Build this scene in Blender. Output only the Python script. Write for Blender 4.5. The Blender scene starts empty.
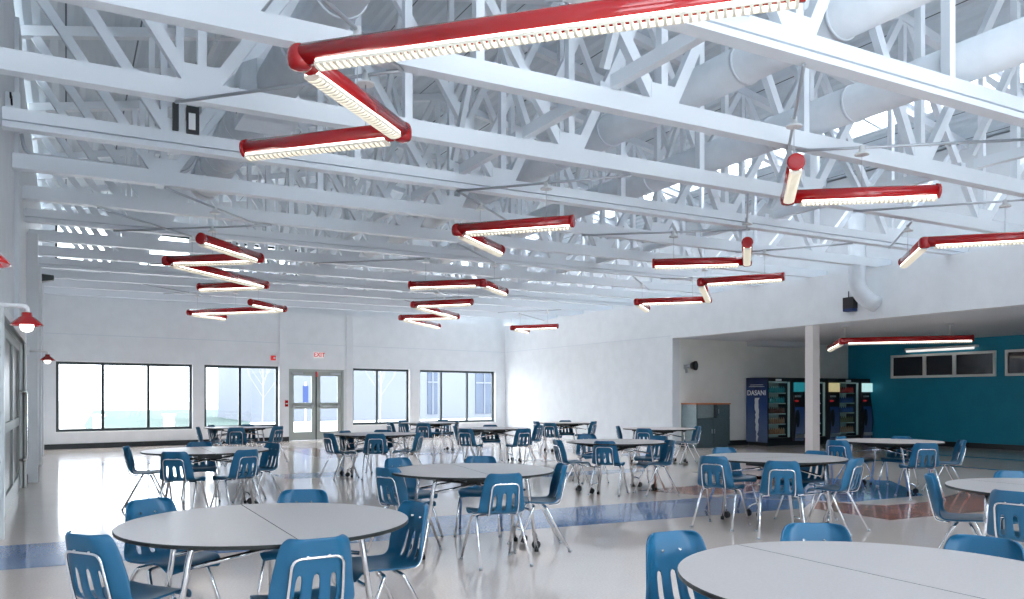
import bpy, bmesh, math, random
from mathutils import Vector, Matrix
random.seed(7)
S = bpy.context.scene
COL = S.collection
PI = math.pi

# ------------------------------------------------------------------ camera, world, sun, exposure
FPX, HY, CH = 815.0, 396.5, 1.42
TH = math.atan((512 - 66.0) / FPX)                      # the room's depth axis (+Y) lies left of the view axis
cam_d = bpy.data.cameras.new('camera'); cam = bpy.data.objects.new('camera', cam_d); COL.objects.link(cam)
cam.location = (0, 0, CH); cam.rotation_euler = (PI / 2, 0, -TH)
cam_d.sensor_fit = 'HORIZONTAL'; cam_d.sensor_width = 36.0
cam_d.lens = 36.0 * FPX / 1024.0
cam_d.shift_y = (HY - 299.5) / 1024.0
cam_d.clip_start = 0.05; cam_d.clip_end = 600
S.camera = cam

W = bpy.data.worlds.new('sky'); S.world = W; W.use_nodes = True
bg = W.node_tree.nodes['Background']
bg.inputs[0].default_value = (0.84, 0.92, 1.0, 1); bg.inputs[1].default_value = 4.4
sun_d = bpy.data.lights.new('sun', 'SUN'); sun_d.energy = 1.0; sun_d.angle = math.radians(3); sun_d.color = (1, .95, .86)
sun = bpy.data.objects.new('sun', sun_d); COL.objects.link(sun); sun.rotation_euler = (math.radians(38), 0, math.radians(150))
vs = S.view_settings
vs.view_transform = 'Standard'; vs.look = 'None'; vs.gamma = 1.0; vs.use_curve_mapping = False; vs.exposure = 0.88
S.cycles.max_bounces = 8; S.cycles.diffuse_bounces = 5; S.cycles.glossy_bounces = 4; S.cycles.transparent_max_bounces = 12
S.cycles.caustics_reflective = False; S.cycles.caustics_refractive = False
S.cycles.sample_clamp_indirect = 6.0

# ------------------------------------------------------------------ perspective helpers (photo measurement -> room point)
F2 = Vector((math.sin(TH), math.cos(TH))); R2 = Vector((math.cos(TH), -math.sin(TH)))
def at_z(x, y, z):
    d = F2 + R2 * ((x - 512) / FPX); t = (z - CH) / ((HY - y) / FPX)
    return Vector((d.x * t, d.y * t, z))

# ------------------------------------------------------------------ materials
def mat(name, col, rough=.5, metal=0.0, emit=None, estr=0.0, coat=0.0, spec=.5):
    m = bpy.data.materials.new(name); m.use_nodes = True
    b = m.node_tree.nodes['Principled BSDF']
    b.inputs['Base Color'].default_value = (*col, 1); b.inputs['Roughness'].default_value = rough
    b.inputs['Metallic'].default_value = metal; b.inputs['Coat Weight'].default_value = coat
    b.inputs['Specular IOR Level'].default_value = spec
    if emit: b.inputs['Emission Color'].default_value = (*emit, 1); b.inputs['Emission Strength'].default_value = estr
    return m
def noise_mat(name, c1, c2, scale, rough=.5, detail=3, coat=0.0, bump=0.0, lo=.35, hi=.65, spec=.5):
    m = mat(name, c1, rough, coat=coat, spec=spec); nt = m.node_tree; b = nt.nodes['Principled BSDF']
    tc = nt.nodes.new('ShaderNodeTexCoord'); n = nt.nodes.new('ShaderNodeTexNoise'); r = nt.nodes.new('ShaderNodeValToRGB')
    n.inputs['Scale'].default_value = scale; n.inputs['Detail'].default_value = detail
    nt.links.new(tc.outputs['Object'], n.inputs['Vector']); nt.links.new(n.outputs['Fac'], r.inputs['Fac'])
    r.color_ramp.elements[0].position = lo; r.color_ramp.elements[1].position = hi
    r.color_ramp.elements[0].color = (*c1, 1); r.color_ramp.elements[1].color = (*c2, 1)
    nt.links.new(r.outputs['Color'], b.inputs['Base Color'])
    if bump:
        bp = nt.nodes.new('ShaderNodeBump'); bp.inputs['Strength'].default_value = bump; bp.inputs['Distance'].default_value = .01
        nt.links.new(n.outputs['Fac'], bp.inputs['Height']); nt.links.new(bp.outputs['Normal'], b.inputs['Normal'])
    return m
def glass_mat(name, tint=(1, 1, 1), refl=.06):
    m = bpy.data.materials.new(name); m.use_nodes = True; nt = m.node_tree; nt.nodes.clear()
    o = nt.nodes.new('ShaderNodeOutputMaterial'); mx = nt.nodes.new('ShaderNodeMixShader'); t = nt.nodes.new('ShaderNodeBsdfTransparent'); g = nt.nodes.new('ShaderNodeBsdfGlossy')
    t.inputs[0].default_value = (*tint, 1); g.inputs['Roughness'].default_value = .02; mx.inputs[0].default_value = refl
    nt.links.new(t.outputs[0], mx.inputs[1]); nt.links.new(g.outputs[0], mx.inputs[2]); nt.links.new(mx.outputs[0], o.inputs[0])
    return m
def floor_mat(name, c1, c2):
    m = noise_mat(name, c1, c2, 60, rough=.15, detail=4, lo=.4, hi=.62)
    nt = m.node_tree; b = nt.nodes['Principled BSDF']; b.inputs['Coat Weight'].default_value = .35; b.inputs['Coat Roughness'].default_value = .04
    tc = nt.nodes.new('ShaderNodeTexCoord'); n = nt.nodes.new('ShaderNodeTexNoise'); n.inputs['Scale'].default_value = 1.3
    bp = nt.nodes.new('ShaderNodeBump'); bp.inputs['Strength'].default_value = .06; bp.inputs['Distance'].default_value = .05
    nt.links.new(tc.outputs['Object'], n.inputs['Vector']); nt.links.new(n.outputs['Fac'], bp.inputs['Height'])
    nt.links.new(bp.outputs['Normal'], b.inputs['Coat Normal']); nt.links.new(bp.outputs['Normal'], b.inputs['Normal'])
    return m
def deck_mat():
    m = mat('painted_deck', (.66, .74, .80), .5); nt = m.node_tree; b = nt.nodes['Principled BSDF']
    tc = nt.nodes.new('ShaderNodeTexCoord'); sx = nt.nodes.new('ShaderNodeSeparateXYZ'); nt.links.new(tc.outputs['Object'], sx.inputs[0])
    fr = nt.nodes.new('ShaderNodeMath'); fr.operation = 'PINGPONG'; fr.inputs[1].default_value = .1
    nt.links.new(sx.outputs['X'], fr.inputs[0])
    bp = nt.nodes.new('ShaderNodeBump'); bp.inputs['Strength'].default_value = .8; bp.inputs['Distance'].default_value = .25
    nt.links.new(fr.outputs[0], bp.inputs['Height']); nt.links.new(bp.outputs['Normal'], b.inputs['Normal'])
    md = nt.nodes.new('ShaderNodeMath'); md.operation = 'PINGPONG'; md.inputs[1].default_value = .475
    nt.links.new(sx.outputs['X'], md.inputs[0])
    ls = nt.nodes.new('ShaderNodeMath'); ls.operation = 'LESS_THAN'; ls.inputs[1].default_value = .012; nt.links.new(md.outputs[0], ls.inputs[0])
    mx = nt.nodes.new('ShaderNodeMix'); mx.data_type = 'RGBA'; nt.links.new(ls.outputs[0], mx.inputs[0])
    mx.inputs[6].default_value = (.66, .74, .80, 1); mx.inputs[7].default_value = (.10, .14, .17, 1); nt.links.new(mx.outputs[2], b.inputs['Base Color'])
    return m
M = dict(
    wall=noise_mat('painted_wall', (.74, .77, .80), (.78, .81, .84), 3, .55),
    greywall=noise_mat('grey_wall', (.80, .82, .79), (.84, .86, .83), 3, .6),
    teal=noise_mat('teal_paint', (.004, .25, .385), (.006, .275, .42), 2, .55),
    soffit=mat('soffit_paint', (.66, .71, .76), .7),
    base=mat('black_rubber_base', (.012, .018, .022), .4),
    floor=floor_mat('vinyl_tile', (.82, .70, .63), (.90, .78, .705)),
    blue=floor_mat('blue_vinyl', (.13, .25, .52), (.17, .31, .60)),
    red=floor_mat('rust_vinyl', (.42, .17, .12), (.50, .22, .16)),
    deck=deck_mat(),
    steel=mat('white_painted_steel', (.80, .85, .90), .4),
    steel2=mat('offwhite_steel', (.72, .77, .81), .45),
    duct=noise_mat('painted_duct', (.70, .75, .80), (.75, .80, .85), 5, .42),
    dark=mat('dark_bronze', (.02, .035, .04), .35),
    black=mat('black_plastic', (.012, .013, .016), .4),
    glass=glass_mat('clear_glass'),
    darkglass=mat('dark_window', (.008, .015, .03), .08, spec=.8),
    grille=mat('grille_dark', (.10, .13, .15), .5),
    door=mat('door_frame_paint', (.36, .40, .38), .4),
    redp=mat('red_enamel', (.40, .006, .009), .2, coat=.5),
    lamp=mat('lamp_glow', (.95, .93, .85), .4, emit=(1.0, .95, .84), estr=3.2),
    louver=mat('cream_louver', (.62, .60, .53), .4, emit=(1.0, .93, .80), estr=.12),
    chrome=mat('chrome', (.80, .81, .83), .14, 1.0),
    dull=mat('brushed_steel', (.55, .58, .62), .35, .8),
    plastic=mat('blue_plastic', (.011, .125, .25), .32, spec=.5),
    plasticd=mat('backlit_plastic', (.010, .035, .08), .34, spec=.5),  # darker copy of the blue plastic: shade of backlit chairs put into the colour
    top=noise_mat('laminate_top', (.53, .485, .47), (.57, .525, .51), 90, .30),
    edge=mat('dark_edge', (.015, .02, .02), .4),
    rubber=mat('black_rubber', (.01, .01, .012), .6),
    lam=noise_mat('speckled_laminate', (.035, .065, .08), (.11, .16, .18), 40, .4, detail=5),
    lamside=noise_mat('pale_laminate', (.20, .28, .30), (.30, .38, .40), 40, .4, detail=5),
    orange=mat('orange_edge', (.62, .20, .07), .4),
    doorpanel=mat('door_panel_paint', (.17, .165, .155), .35),
    tubelamp=mat('strip_lamp', (.8, .8, .78), .4, emit=(1, .98, .95), estr=.45),
    column=mat('column_paint', (.66, .62, .60), .5),
    white=mat('white_enamel', (.82, .84, .84), .35),
    paper=mat('white_print', (.80, .85, .90), .5),
    vend=mat('black_cabinet', (.010, .012, .018), .3),
    shelf=mat('pale_shelf', (.40, .58, .56), .4),
    vglow=mat('vending_lamp', (.35, .5, .47), .4, emit=(.55, .85, .85), estr=.04),
    signred=mat('sign_red', (.6, .02, .02), .4, emit=(1, .03, .04), estr=.12),
    signwhite=mat('sign_white', (.75, .72, .72), .4, emit=(1, .9, .9), estr=.2),
    grass=noise_mat('lawn', (.030, .062, .052), (.040, .075, .064), .3, .9),
    concrete=noise_mat('pale_concrete', (.75, .72, .68), (.85, .82, .78), .2, .9),
    ext=noise_mat('pale_siding', (.125, .142, .172), (.135, .152, .184), .4, .8),
    extwin=mat('outside_pane', (.03, .05, .09), .2),
    bark=mat('pale_bark', (.26, .25, .25), .8),
    banner=mat('blue_banner', (.01, .03, .12), .6),
)
def grad_blue():
    m = mat('blue_graphic', (.02, .06, .22), .35); nt = m.node_tree; b = nt.nodes['Principled BSDF']
    tc = nt.nodes.new('ShaderNodeTexCoord'); sx = nt.nodes.new('ShaderNodeSeparateXYZ'); nt.links.new(tc.outputs['Object'], sx.inputs[0])
    r = nt.nodes.new('ShaderNodeValToRGB'); mr = nt.nodes.new('ShaderNodeMapRange'); mr.inputs['From Max'].default_value = 1.95
    nt.links.new(sx.outputs['Z'], mr.inputs['Value']); nt.links.new(mr.outputs[0], r.inputs['Fac'])
    r.color_ramp.elements[0].color = (.16, .22, .36, 1); r.color_ramp.elements[1].color = (.008, .02, .08, 1)
    e = r.color_ramp.elements.new(.6); e.color = (.02, .07, .26, 1)
    nt.links.new(r.outputs['Color'], b.inputs['Base Color']); return m
M['graphic'] = grad_blue()

# ------------------------------------------------------------------ mesh builder
class MB:
    def __init__(s): s.bm = bmesh.new(); s.mi = 0; s.mats = []
    def use(s, m):
        if m not in s.mats: s.mats.append(m)
        s.mi = s.mats.index(m); return s
    def face(s, vs, smooth=False):
        try:
            f = s.bm.faces.new(vs); f.material_index = s.mi; f.smooth = smooth; return f
        except ValueError: return None
    def poly(s, pts):
        return s.face([s.bm.verts.new(Vector(p)) for p in pts])
    def hexa(s, P):                                        # eight corners: bottom ring then top ring
        v = [s.bm.verts.new(Vector(p)) for p in P]
        for q in ((3, 2, 1, 0), (4, 5, 6, 7), (0, 1, 5, 4), (1, 2, 6, 5), (2, 3, 7, 6), (3, 0, 4, 7)): s.face([v[i] for i in q])
        return s
    def box(s, x0, x1, y0, y1, z0, z1):
        return s.hexa([(x0, y0, z0), (x1, y0, z0), (x1, y1, z0), (x0, y1, z0), (x0, y0, z1), (x1, y0, z1), (x1, y1, z1), (x0, y1, z1)])
    def obox(s, c, sz, mtx):                               # oriented box
        c = Vector(c); P = []
        for dz in (-.5, .5):
            for dx, dy in ((-.5, -.5), (.5, -.5), (.5, .5), (-.5, .5)):
                P.append(c + mtx @ Vector((dx * sz[0], dy * sz[1], dz * sz[2])))
        return s.hexa(P)
    def beam(s, p, q, w, h, up=(0, 0, 1)):                 # rectangular bar from p to q, w sideways, h along up
        p = Vector(p); q = Vector(q); d = (q - p).normalized(); up = Vector(up)
        if abs(d.dot(up)) > .98: up = Vector((0, 1, 0))
        sd = d.cross(up).normalized(); u = sd.cross(d).normalized(); P = []
        for e in (p, q):
            P += [e - sd * w / 2 - u * h / 2, e + sd * w / 2 - u * h / 2, e + sd * w / 2 + u * h / 2, e - sd * w / 2 + u * h / 2]
        return s.hexa(P)
    def tube(s, pts, r, n=8, cap=True, up=(0, 0, 1)):
        pts = [Vector(p) for p in pts]; rs = r if isinstance(r, (list, tuple)) else [r] * len(pts); rings = []; prev = None
        for i, p in enumerate(pts):
            if i == 0: d = pts[1] - p
            elif i == len(pts) - 1: d = p - pts[-2]
            else: d = (pts[i + 1] - p).normalized() + (p - pts[i - 1]).normalized()
            d = d.normalized()
            if prev is None:
                u = Vector(up)
                if abs(d.dot(u)) > .95: u = Vector((1, 0, 0))
                a = d.cross(u).normalized()
            else:
                a = (prev - d * prev.dot(d)).normalized()
            prev = a; b = d.cross(a)
            rings.append([s.bm.verts.new(p + (a * math.cos(t) + b * math.sin(t)) * rs[i]) for t in [2 * PI * k / n for k in range(n)]])
        for A, B in zip(rings, rings[1:]):
            for k in range(n): s.face([A[k], A[(k + 1) % n], B[(k + 1) % n], B[k]], True)
        if cap: s.face(rings[0][::-1]); s.face(rings[-1])
        return s
    def lathe(s, prof, n=16, c=(0, 0, 0)):                 # prof: (radius, z)
        c = Vector(c); rings = []
        for r, z in prof:
            rings.append([s.bm.verts.new(c + Vector((max(r, 1e-4) * math.cos(2 * PI * k / n), max(r, 1e-4) * math.sin(2 * PI * k / n), z))) for k in range(n)])
        for A, B in zip(rings, rings[1:]):
            for k in range(n): s.face([A[k], A[(k + 1) % n], B[(k + 1) % n], B[k]], True)
        s.face(rings[0][::-1]); s.face(rings[-1]); return s
    def build(s, name, m=None, parent=None, bevel=0.0):
        me = bpy.data.meshes.new(name)
        bmesh.ops.recalc_face_normals(s.bm, faces=s.bm.faces)
        if parent is not None and not getattr(s, 'local', False):
            L = parent.matrix_basis.translation.copy()
            g = parent.parent
            while g is not None: L += g.matrix_basis.translation; g = g.parent
            bmesh.ops.translate(s.bm, verts=s.bm.verts, vec=-L)
        s.bm.to_mesh(me); s.bm.free()
        if s.mats:
            for x in s.mats: me.materials.append(M[x])
        else: me.materials.append(M[m])
        o = bpy.data.objects.new(name, me); COL.objects.link(o)
        if parent is not None: o.parent = parent
        if bevel:
            b = o.modifiers.new('bevel', 'BEVEL'); b.width = bevel; b.segments = 2; b.limit_method = 'ANGLE'
        return o
class LB(MB):
    local = True
def fillet(pts, r, n=4):                                   # round the corners of a polyline
    pts = [Vector(p) for p in pts]; out = [pts[0]]
    for i in range(1, len(pts) - 1):
        a, b, c = pts[i - 1], pts[i], pts[i + 1]
        ra = min(r, (a - b).length * .45, (c - b).length * .45)
        p = b + (a - b).normalized() * ra; q = b + (c - b).normalized() * ra
        for k in range(n + 1):
            t = k / n; out.append(p * (1 - t) ** 2 + b * 2 * t * (1 - t) + q * t * t)
    out.append(pts[-1]); return out
def tag(o, label=None, cat=None, group=None, kind=None):
    if label: o['label'] = label
    if cat: o['category'] = cat
    if group: o['group'] = group
    if kind: o['kind'] = kind
    return o
def empty(name, loc, rz=0.0, label=None, cat=None, group=None):
    o = bpy.data.objects.new(name, None); COL.objects.link(o); o.location = loc; o.rotation_euler = (0, 0, rz); o.empty_display_size = .1
    return tag(o, label, cat, group)
KIDS = {}
def kids(o): return [c for c in bpy.data.objects if c.parent == o]
def copy_tree(o, parent=None, tree=None):
    c = o.copy(); COL.objects.link(c)
    if parent is not None: c.parent = parent
    for k in (KIDS.setdefault(o.name, kids(o))): copy_tree(k, c)
    return c
def struct(mb, name, m=None, label=None):
    o = mb.build(name, m); o['kind'] = 'structure'
    if label: o['label'] = label
    return o

# ------------------------------------------------------------------ room shell
XL, XR, XU = -.57, 14.8, 15.3          # left wall face, right wall face, upper right wall face
YN = -3.0
FS = (27.6 - 25.0) / (XR - XL)         # the end wall runs at a slight skew
def yf(x): return 25.0 + (x - XL) * FS
ZC = 4.12                              # underside of the trusses
SL = .2; ZE = 6.32; XM = 7.1
def zr(x): return ZE + SL * ((x - XL) if x < XM else (2 * XM - XL - x))
YA0, YA1, XT, ZA = 4.0, 17.75, 22.0, 3.04    # alcove

f = MB().use('floor'); f.box(XL - .3, XT + .3, YN, 28.2, -.12, 0)
def inlay(m, pts): f.use(m); f.poly([(x, y, .0012) for x, y in pts])
inlay('blue', [(XL, 7.85), (8.22, 7.30), (8.9, 7.75), (8.0, 8.72), (5.5, 8.80), (XL, 9.12)])
inlay('blue', [(8.95, 7.80), (9.25, 7.42), (10.8, 7.42), (12.2, 9.0), (11.4, 10.0), (9.2, 8.9), (8.3, 8.8), (8.1, 8.72)])
inlay('red', [(8.0, 8.9), (9.2, 9.0), (11.3, 10.1), (10.6, 10.9), (8.9, 10.0), (7.6, 9.9)])
inlay('red', [(8.30, 7.25), (8.30, 6.12), (10.3, 6.02), (12.6, 6.9), (12.0, 7.5), (10.16, 6.95), (9.35, 6.98), (8.9, 7.7)])
for m, cx, cy, w, h in (('red', 5.6, 20.6, .9, 4.2), ('blue', 3.9, 14.6, 1.2, .9), ('red', 7.8, 18.7, 2.2, .5), ('blue', 8.6, 12.6, 2.4, .6), ('red', 10.6, 11.0, .6, 1.6),
                        ('blue', 1.8, 19.4, 2.6, 1.2), ('red', 9.2, 15.6, .8, .6), ('blue', 12.4, 16.0, 1.4, .8)):
    inlay(m, [(cx - w / 2, cy - h / 2), (cx + w / 2, cy - h / 2), (cx + w / 2, cy + h / 2), (cx - w / 2, cy + h / 2)])
inlay('red', [(15.7, 5.0), (15.95, 5.0), (15.95, 14.5), (15.7, 14.5)])
inlay('red', [(18.5, 5.0), (18.75, 5.0), (18.75, 13.6), (18.5, 13.6)])
struct(f, 'floor')

def wall_plane_mb(mat_, P, nrm, thick, zs, holes, top=None):
    """vertical wall along P(s), cut into cells by the holes; holes = (s0, s1, z0, z1)"""
    mb = MB().use(mat_); S0, S1 = zs[0]; Z0, Z1 = zs[1]
    ss = sorted({S0, S1} | {h[0] for h in holes} | {h[1] for h in holes} | ({(XM)} if top and S0 < XM < S1 else set()))
    zz = sorted({Z0, Z1} | {h[2] for h in holes} | {h[3] for h in holes})
    for a, b in zip(ss, ss[1:]):
        for c, d in zip(zz, zz[1:]):
            if any(h[0] <= (a + b) / 2 <= h[1] and h[2] <= (c + d) / 2 <= h[3] for h in holes): continue
            da, db = (d, d)
            if top and d == Z1: da, db = top(a), top(b)
            A, B = P(a), P(b); n = Vector(nrm) * thick
            mb.hexa([(*A, c), (*B, c), (B[0] + n[0], B[1] + n[1], c), (A[0] + n[0], A[1] + n[1], c),
                     (*A, da), (*B, db), (B[0] + n[0], B[1] + n[1], db), (A[0] + n[0], A[1] + n[1], da)])
    return mb

# end wall (by x along the skew)
wins = {1: (-.24, 3.28, (.90, 2.08)), 2: (3.62, 5.90, (4.70,)), 3: (8.44, 10.62, (9.39,)), 4: (11.03, 14.35, (11.99, 13.13))}
WB, WT = .46, 2.37
holes = [(w[0], w[1], WB, WT) for w in wins.values()] + [(6.22, 8.12, 0, 2.30)]
struct(wall_plane_mb('wall', lambda s: (s, yf(s)), (0, 1, 0), .30, ((XL - .3, XR + .2), (0, ZC)), holes), 'wall_back')
uph = [(-.26, 3.3, 5.15, 6.2), (3.7, 6.6, 5.15, 6.2)]
struct(wall_plane_mb('wall', lambda s: (s, yf(s) + .30), (0, 1, 0), .2, ((XL - .3, XU + .2), (ZC, 6.25)), uph, top=lambda s: zr(s) + .1), 'wall_back_upper')
mb = MB()
for x0, x1 in ((XL, 6.22), (8.12, XR)):
    mb.hexa([(x0, yf(x0) - .02, 0), (x1, yf(x1) - .02, 0), (x1, yf(x1) + .01, 0), (x0, yf(x0) + .01, 0),
             (x0, yf(x0) - .02, .14), (x1, yf(x1) - .02, .14), (x1, yf(x1) + .01, .14), (x0, yf(x0) + .01, .14)])
struct(mb, 'baseboard_back', 'base')
mb = MB()                                                # joints and shallow pilasters in the end wall
for x in (6.02, 8.30):
    mb.box(x - .11, x + .11, yf(x) - .05, yf(x) + .02, .14, ZC)
struct(mb, 'trim_1', 'wall')
mb = MB()
for x0, x1 in ((XL, 5.9), (6.15, 8.17), (8.43, XR)):
    mb.hexa([(x0, yf(x0) - .006, 3.10), (x1, yf(x1) - .006, 3.10), (x1, yf(x1) + .01, 3.10), (x0, yf(x0) + .01, 3.10),
             (x0, yf(x0) - .006, 3.125), (x1, yf(x1) - .006, 3.125), (x1, yf(x1) + .01, 3.125), (x0, yf(x0) + .01, 3.125)])
struct(mb, 'trim_2', 'soffit')
def window(n, x0, x1, muls, z0, z1, off=.16, fr=.075, frm='dark'):
    mb = MB()
    def bar(xa, xb, za, zb):
        mb.hexa([(xa, yf(xa) + off, za), (xb, yf(xb) + off, za), (xb, yf(xb) + off + .08, za), (xa, yf(xa) + off + .08, za),
                 (xa, yf(xa) + off, zb), (xb, yf(xb) + off, zb), (xb, yf(xb) + off + .08, zb), (xa, yf(xa) + off + .08, zb)])
    bar(x0, x0 + fr, z0, z1); bar(x1 - fr, x1, z0, z1); bar(x0 + fr, x1 - fr, z0, z0 + fr); bar(x0 + fr, x1 - fr, z1 - fr, z1)
    for m in muls: bar(m - fr / 2, m + fr / 2, z0 + fr, z1 - fr)
    o = struct(mb, 'window_%d' % n, frm)
    g = MB(); g.poly([(x0, yf(x0) + off + .04, z0), (x1, yf(x1) + off + .04, z0), (x1, yf(x1) + off + .04, z1), (x0, yf(x0) + off + .04, z1)])
    g.build('pane', 'glass', o)
    return o
for n, (x0, x1, mu) in wins.items(): window(n, x0, x1, mu, WB, WT)
window(5, -.26, 3.3, (.45, 2.1), 5.15, 6.2, .42, .06); window(6, 3.7, 6.6, (5.1,), 5.15, 6.2, .42, .06)
for n, (x0, x1, mu) in wins.items():                      # sills
    mb = MB(); a, b = x0 - .03, x1 + .03
    mb.hexa([(a, yf(a) - .03, WB - .03), (b, yf(b) - .03, WB - .03), (b, yf(b) + .17, WB - .03), (a, yf(a) + .17, WB - .03),
             (a, yf(a) - .03, WB + .001), (b, yf(b) - .03, WB + .001), (b, yf(b) + .17, WB + .001), (a, yf(a) + .17, WB + .001)])
    struct(mb, 'trim_%d' % (2 + n), 'white')

# exit doors in the end wall
ang = math.atan(FS)
door_frame = LB()
Wd = 1.90 / math.cos(ang)
door_frame.box(0, .06, .02, .16, 0, 2.30).box(Wd - .06, Wd, .02, .16, 0, 2.30).box(.06, Wd - .06, .02, .16, 2.24, 2.30)
do = door_frame.build('door_1', 'door'); do.location = (6.22, yf(6.22) + .03, 0); do.rotation_euler = (0, 0, ang); do['kind'] = 'structure'
def leaf(x0, x1, hinge_left):
    mb = LB(); st = .13; y0, y1 = .06, .11
    mb.box(x0, x0 + st, y0, y1, .01, 2.235).box(x1 - st, x1, y0, y1, .01, 2.235)
    for a, b in ((.01, .28), (1.02, 1.22), (2.09, 2.235)): mb.box(x0 + st, x1 - st, y0, y1, a, b)
    l = mb.build('door_leaf', 'door', do)
    g = LB(); g.poly([(x0 + st, .085, .28), (x1 - st, .085, .28), (x1 - st, .085, 1.02), (x0 + st, .085, 1.02)])
    g.poly([(x0 + st, .085, 1.22), (x1 - st, .085, 1.22), (x1 - st, .085, 2.09), (x0 + st, .085, 2.09)]); g.build('pane', 'glass', l)
    hb = LB(); hb.tube([(x0 + .1, .03, 1.10), (x1 - .1, .03, 1.10)], .018, 8).box(x0 + .08, x0 + .14, .0, .06, 1.06, 1.16).box(x1 - .14, x1 - .08, .0, .06, 1.06, 1.16)
    hb.build('push_bar', 'dull', l)
    cl = LB(); xa = x0 + .06 if hinge_left else x1 - .42
    cl.box(xa, xa + .36, .0, .06, 2.13, 2.19).build('door_closer', 'dull', l)
leaf(.065, Wd / 2 - .02, True); leaf(Wd / 2 + .02, Wd - .065, False)
LB().box(Wd / 2 - .019, Wd / 2 + .019, .05, .10, .01, 2.235).build('centre_post', 'dark', do)
LB().box(Wd / 2 - .015, Wd / 2 + .015, .0, .048, 2.06, 2.22).build('door_alarm', 'signred', do)

# left wall with storefront
lh = [(9.6, 14.75, .0, 2.24)]
struct(wall_plane_mb('wall', lambda s: (XL, s), (-1, 0, 0), .22, ((YN, 25.2), (0, 6.3)), lh), 'wall_left')
mb = MB().box(XL - .01, XL + .02, 14.95, 24.98, 0, .14); struct(mb, 'baseboard_left', 'base')
mb = MB().box(XL - .01, XL + .16, 15.6, 15.95, 0, ZC).box(XL - .01, XL + .12, 19.5, 19.8, 0, ZC).box(XL - .01, XL + .10, 22.6, 22.9, 0, ZC); struct(mb, 'trim_7', 'wall')
mb = MB().box(XL - .01, XL + .05, 12.0, 12.85, 2.36, 6.2); struct(mb, 'trim_8', 'steel2')
mb = MB()
mb.box(XL - .02, XL + .03, 9.5, 9.6, 0, 2.34).box(XL - .02, XL + .03, 14.75, 14.87, 0, 2.34).box(XL - .02, XL + .03, 9.6, 14.75, 2.24, 2.34)
d2 = struct(mb, 'door_2', 'white')
for k, (a, b) in enumerate(((9.6, 11.3), (11.3, 13.0), (13.0, 14.75))):
    mb = MB(); X0, X1 = XL - .12, XL - .06
    mb.box(X0, X1, a, a + .09, 0, 2.24).box(X0, X1, b - .09, b, 0, 2.24)
    for c, d in ((0, .22), (.98, 1.10), (2.12, 2.24)): mb.box(X0, X1, a + .09, b - .09, c, d)
    lf = mb.build('door_leaf', 'door', d2)
    g = MB(); g.poly([(XL - .09, a + .09, .22), (XL - .09, b - .09, .22), (XL - .09, b - .09, 2.12), (XL - .09, a + .09, 2.12)]); g.build('door_panel', 'doorpanel', lf)
MB().tube(fillet([(XL - .06, 14.55, .45), (XL + .05, 14.55, .45), (XL + .05, 14.55, 1.5), (XL - .06, 14.55, 1.5)], .05), .018, 8).build('pull_handle', 'chrome', d2)
mb = MB().box(-1.6, -1.5, 8.5, 16, 0, 2.6); struct(mb, 'wall_vestibule', 'greywall')

# right wall, header over the alcove, upper wall
struct(MB().box(XR, XR + .25, YA1, 27.75, 0, ZC), 'wall_right', 'wall')
struct(MB().box(XR, XR + .25, YA0 - 7, YA1, 3.04, ZC), 'wall_header', 'wall')
struct(MB().box(XU, XU + .2, YN, 28.3, ZC, zr(XU) + .1), 'wall_right_upper', 'wall')
struct(MB().box(XR + .251, XU - .001, YN, 27.75, ZC - .1, ZC), 'trim_9', 'soffit')
mb = MB().box(XR - .012, XR + .01, YA1 + .01, 27.5, 3.10, 3.12); struct(mb, 'trim_10', 'soffit')
struct(MB().box(XR + .25, XT + .2, YA1, YA1 + .2, 0, 3.3), 'wall_alcove_back', 'greywall')
struct(MB().box(XT, XT + .2, YN, YA1, 0, 3.3), 'wall_alcove_side', 'teal')
struct(MB().box(XR + .25, XT, YN, YA1, ZA, ZA + .15), 'ceiling_alcove', 'soffit')
struct(MB().box(XR + .25, XT, YA1 - .02, YA1 + .0, 0, .14), 'baseboard_alcove_back', 'base')
struct(MB().box(XT - .02, XT, YN, YA1 - .02, 0, .14), 'baseboard_alcove_side', 'base')
struct(MB().box(17.6, 19.5, 17.15, 17.74, 2.90, 3.039), 'trim_11', 'soffit')
# unseen wall behind the camera; bare openings added to meter the daylight
def back_cells():
    xs = [XL - .3, .6, 3.6, 4.6, 7.6, 8.6, 11.6, 12.6, 14.4, XT + .2]; zs = [0, .5, 2.6, 4.4, 5.8, 6.3]; mb = MB()
    for i in range(len(xs) - 1):
        for k in range(len(zs) - 1):
            if i in (1, 3) and k in (1, 3): continue
            mb.box(xs[i], xs[i + 1], YN - .2, YN, zs[k], zs[k + 1])
    return mb
struct(back_cells(), 'wall_front', 'wall')
# column under the header
mb = MB().box(14.70, 14.92, 12.80, 13.02, 0, 3.02); mb.box(14.69, 14.93, 12.79, 13.03, 0, .10)
struct(mb, 'trim_12', 'column')

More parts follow.
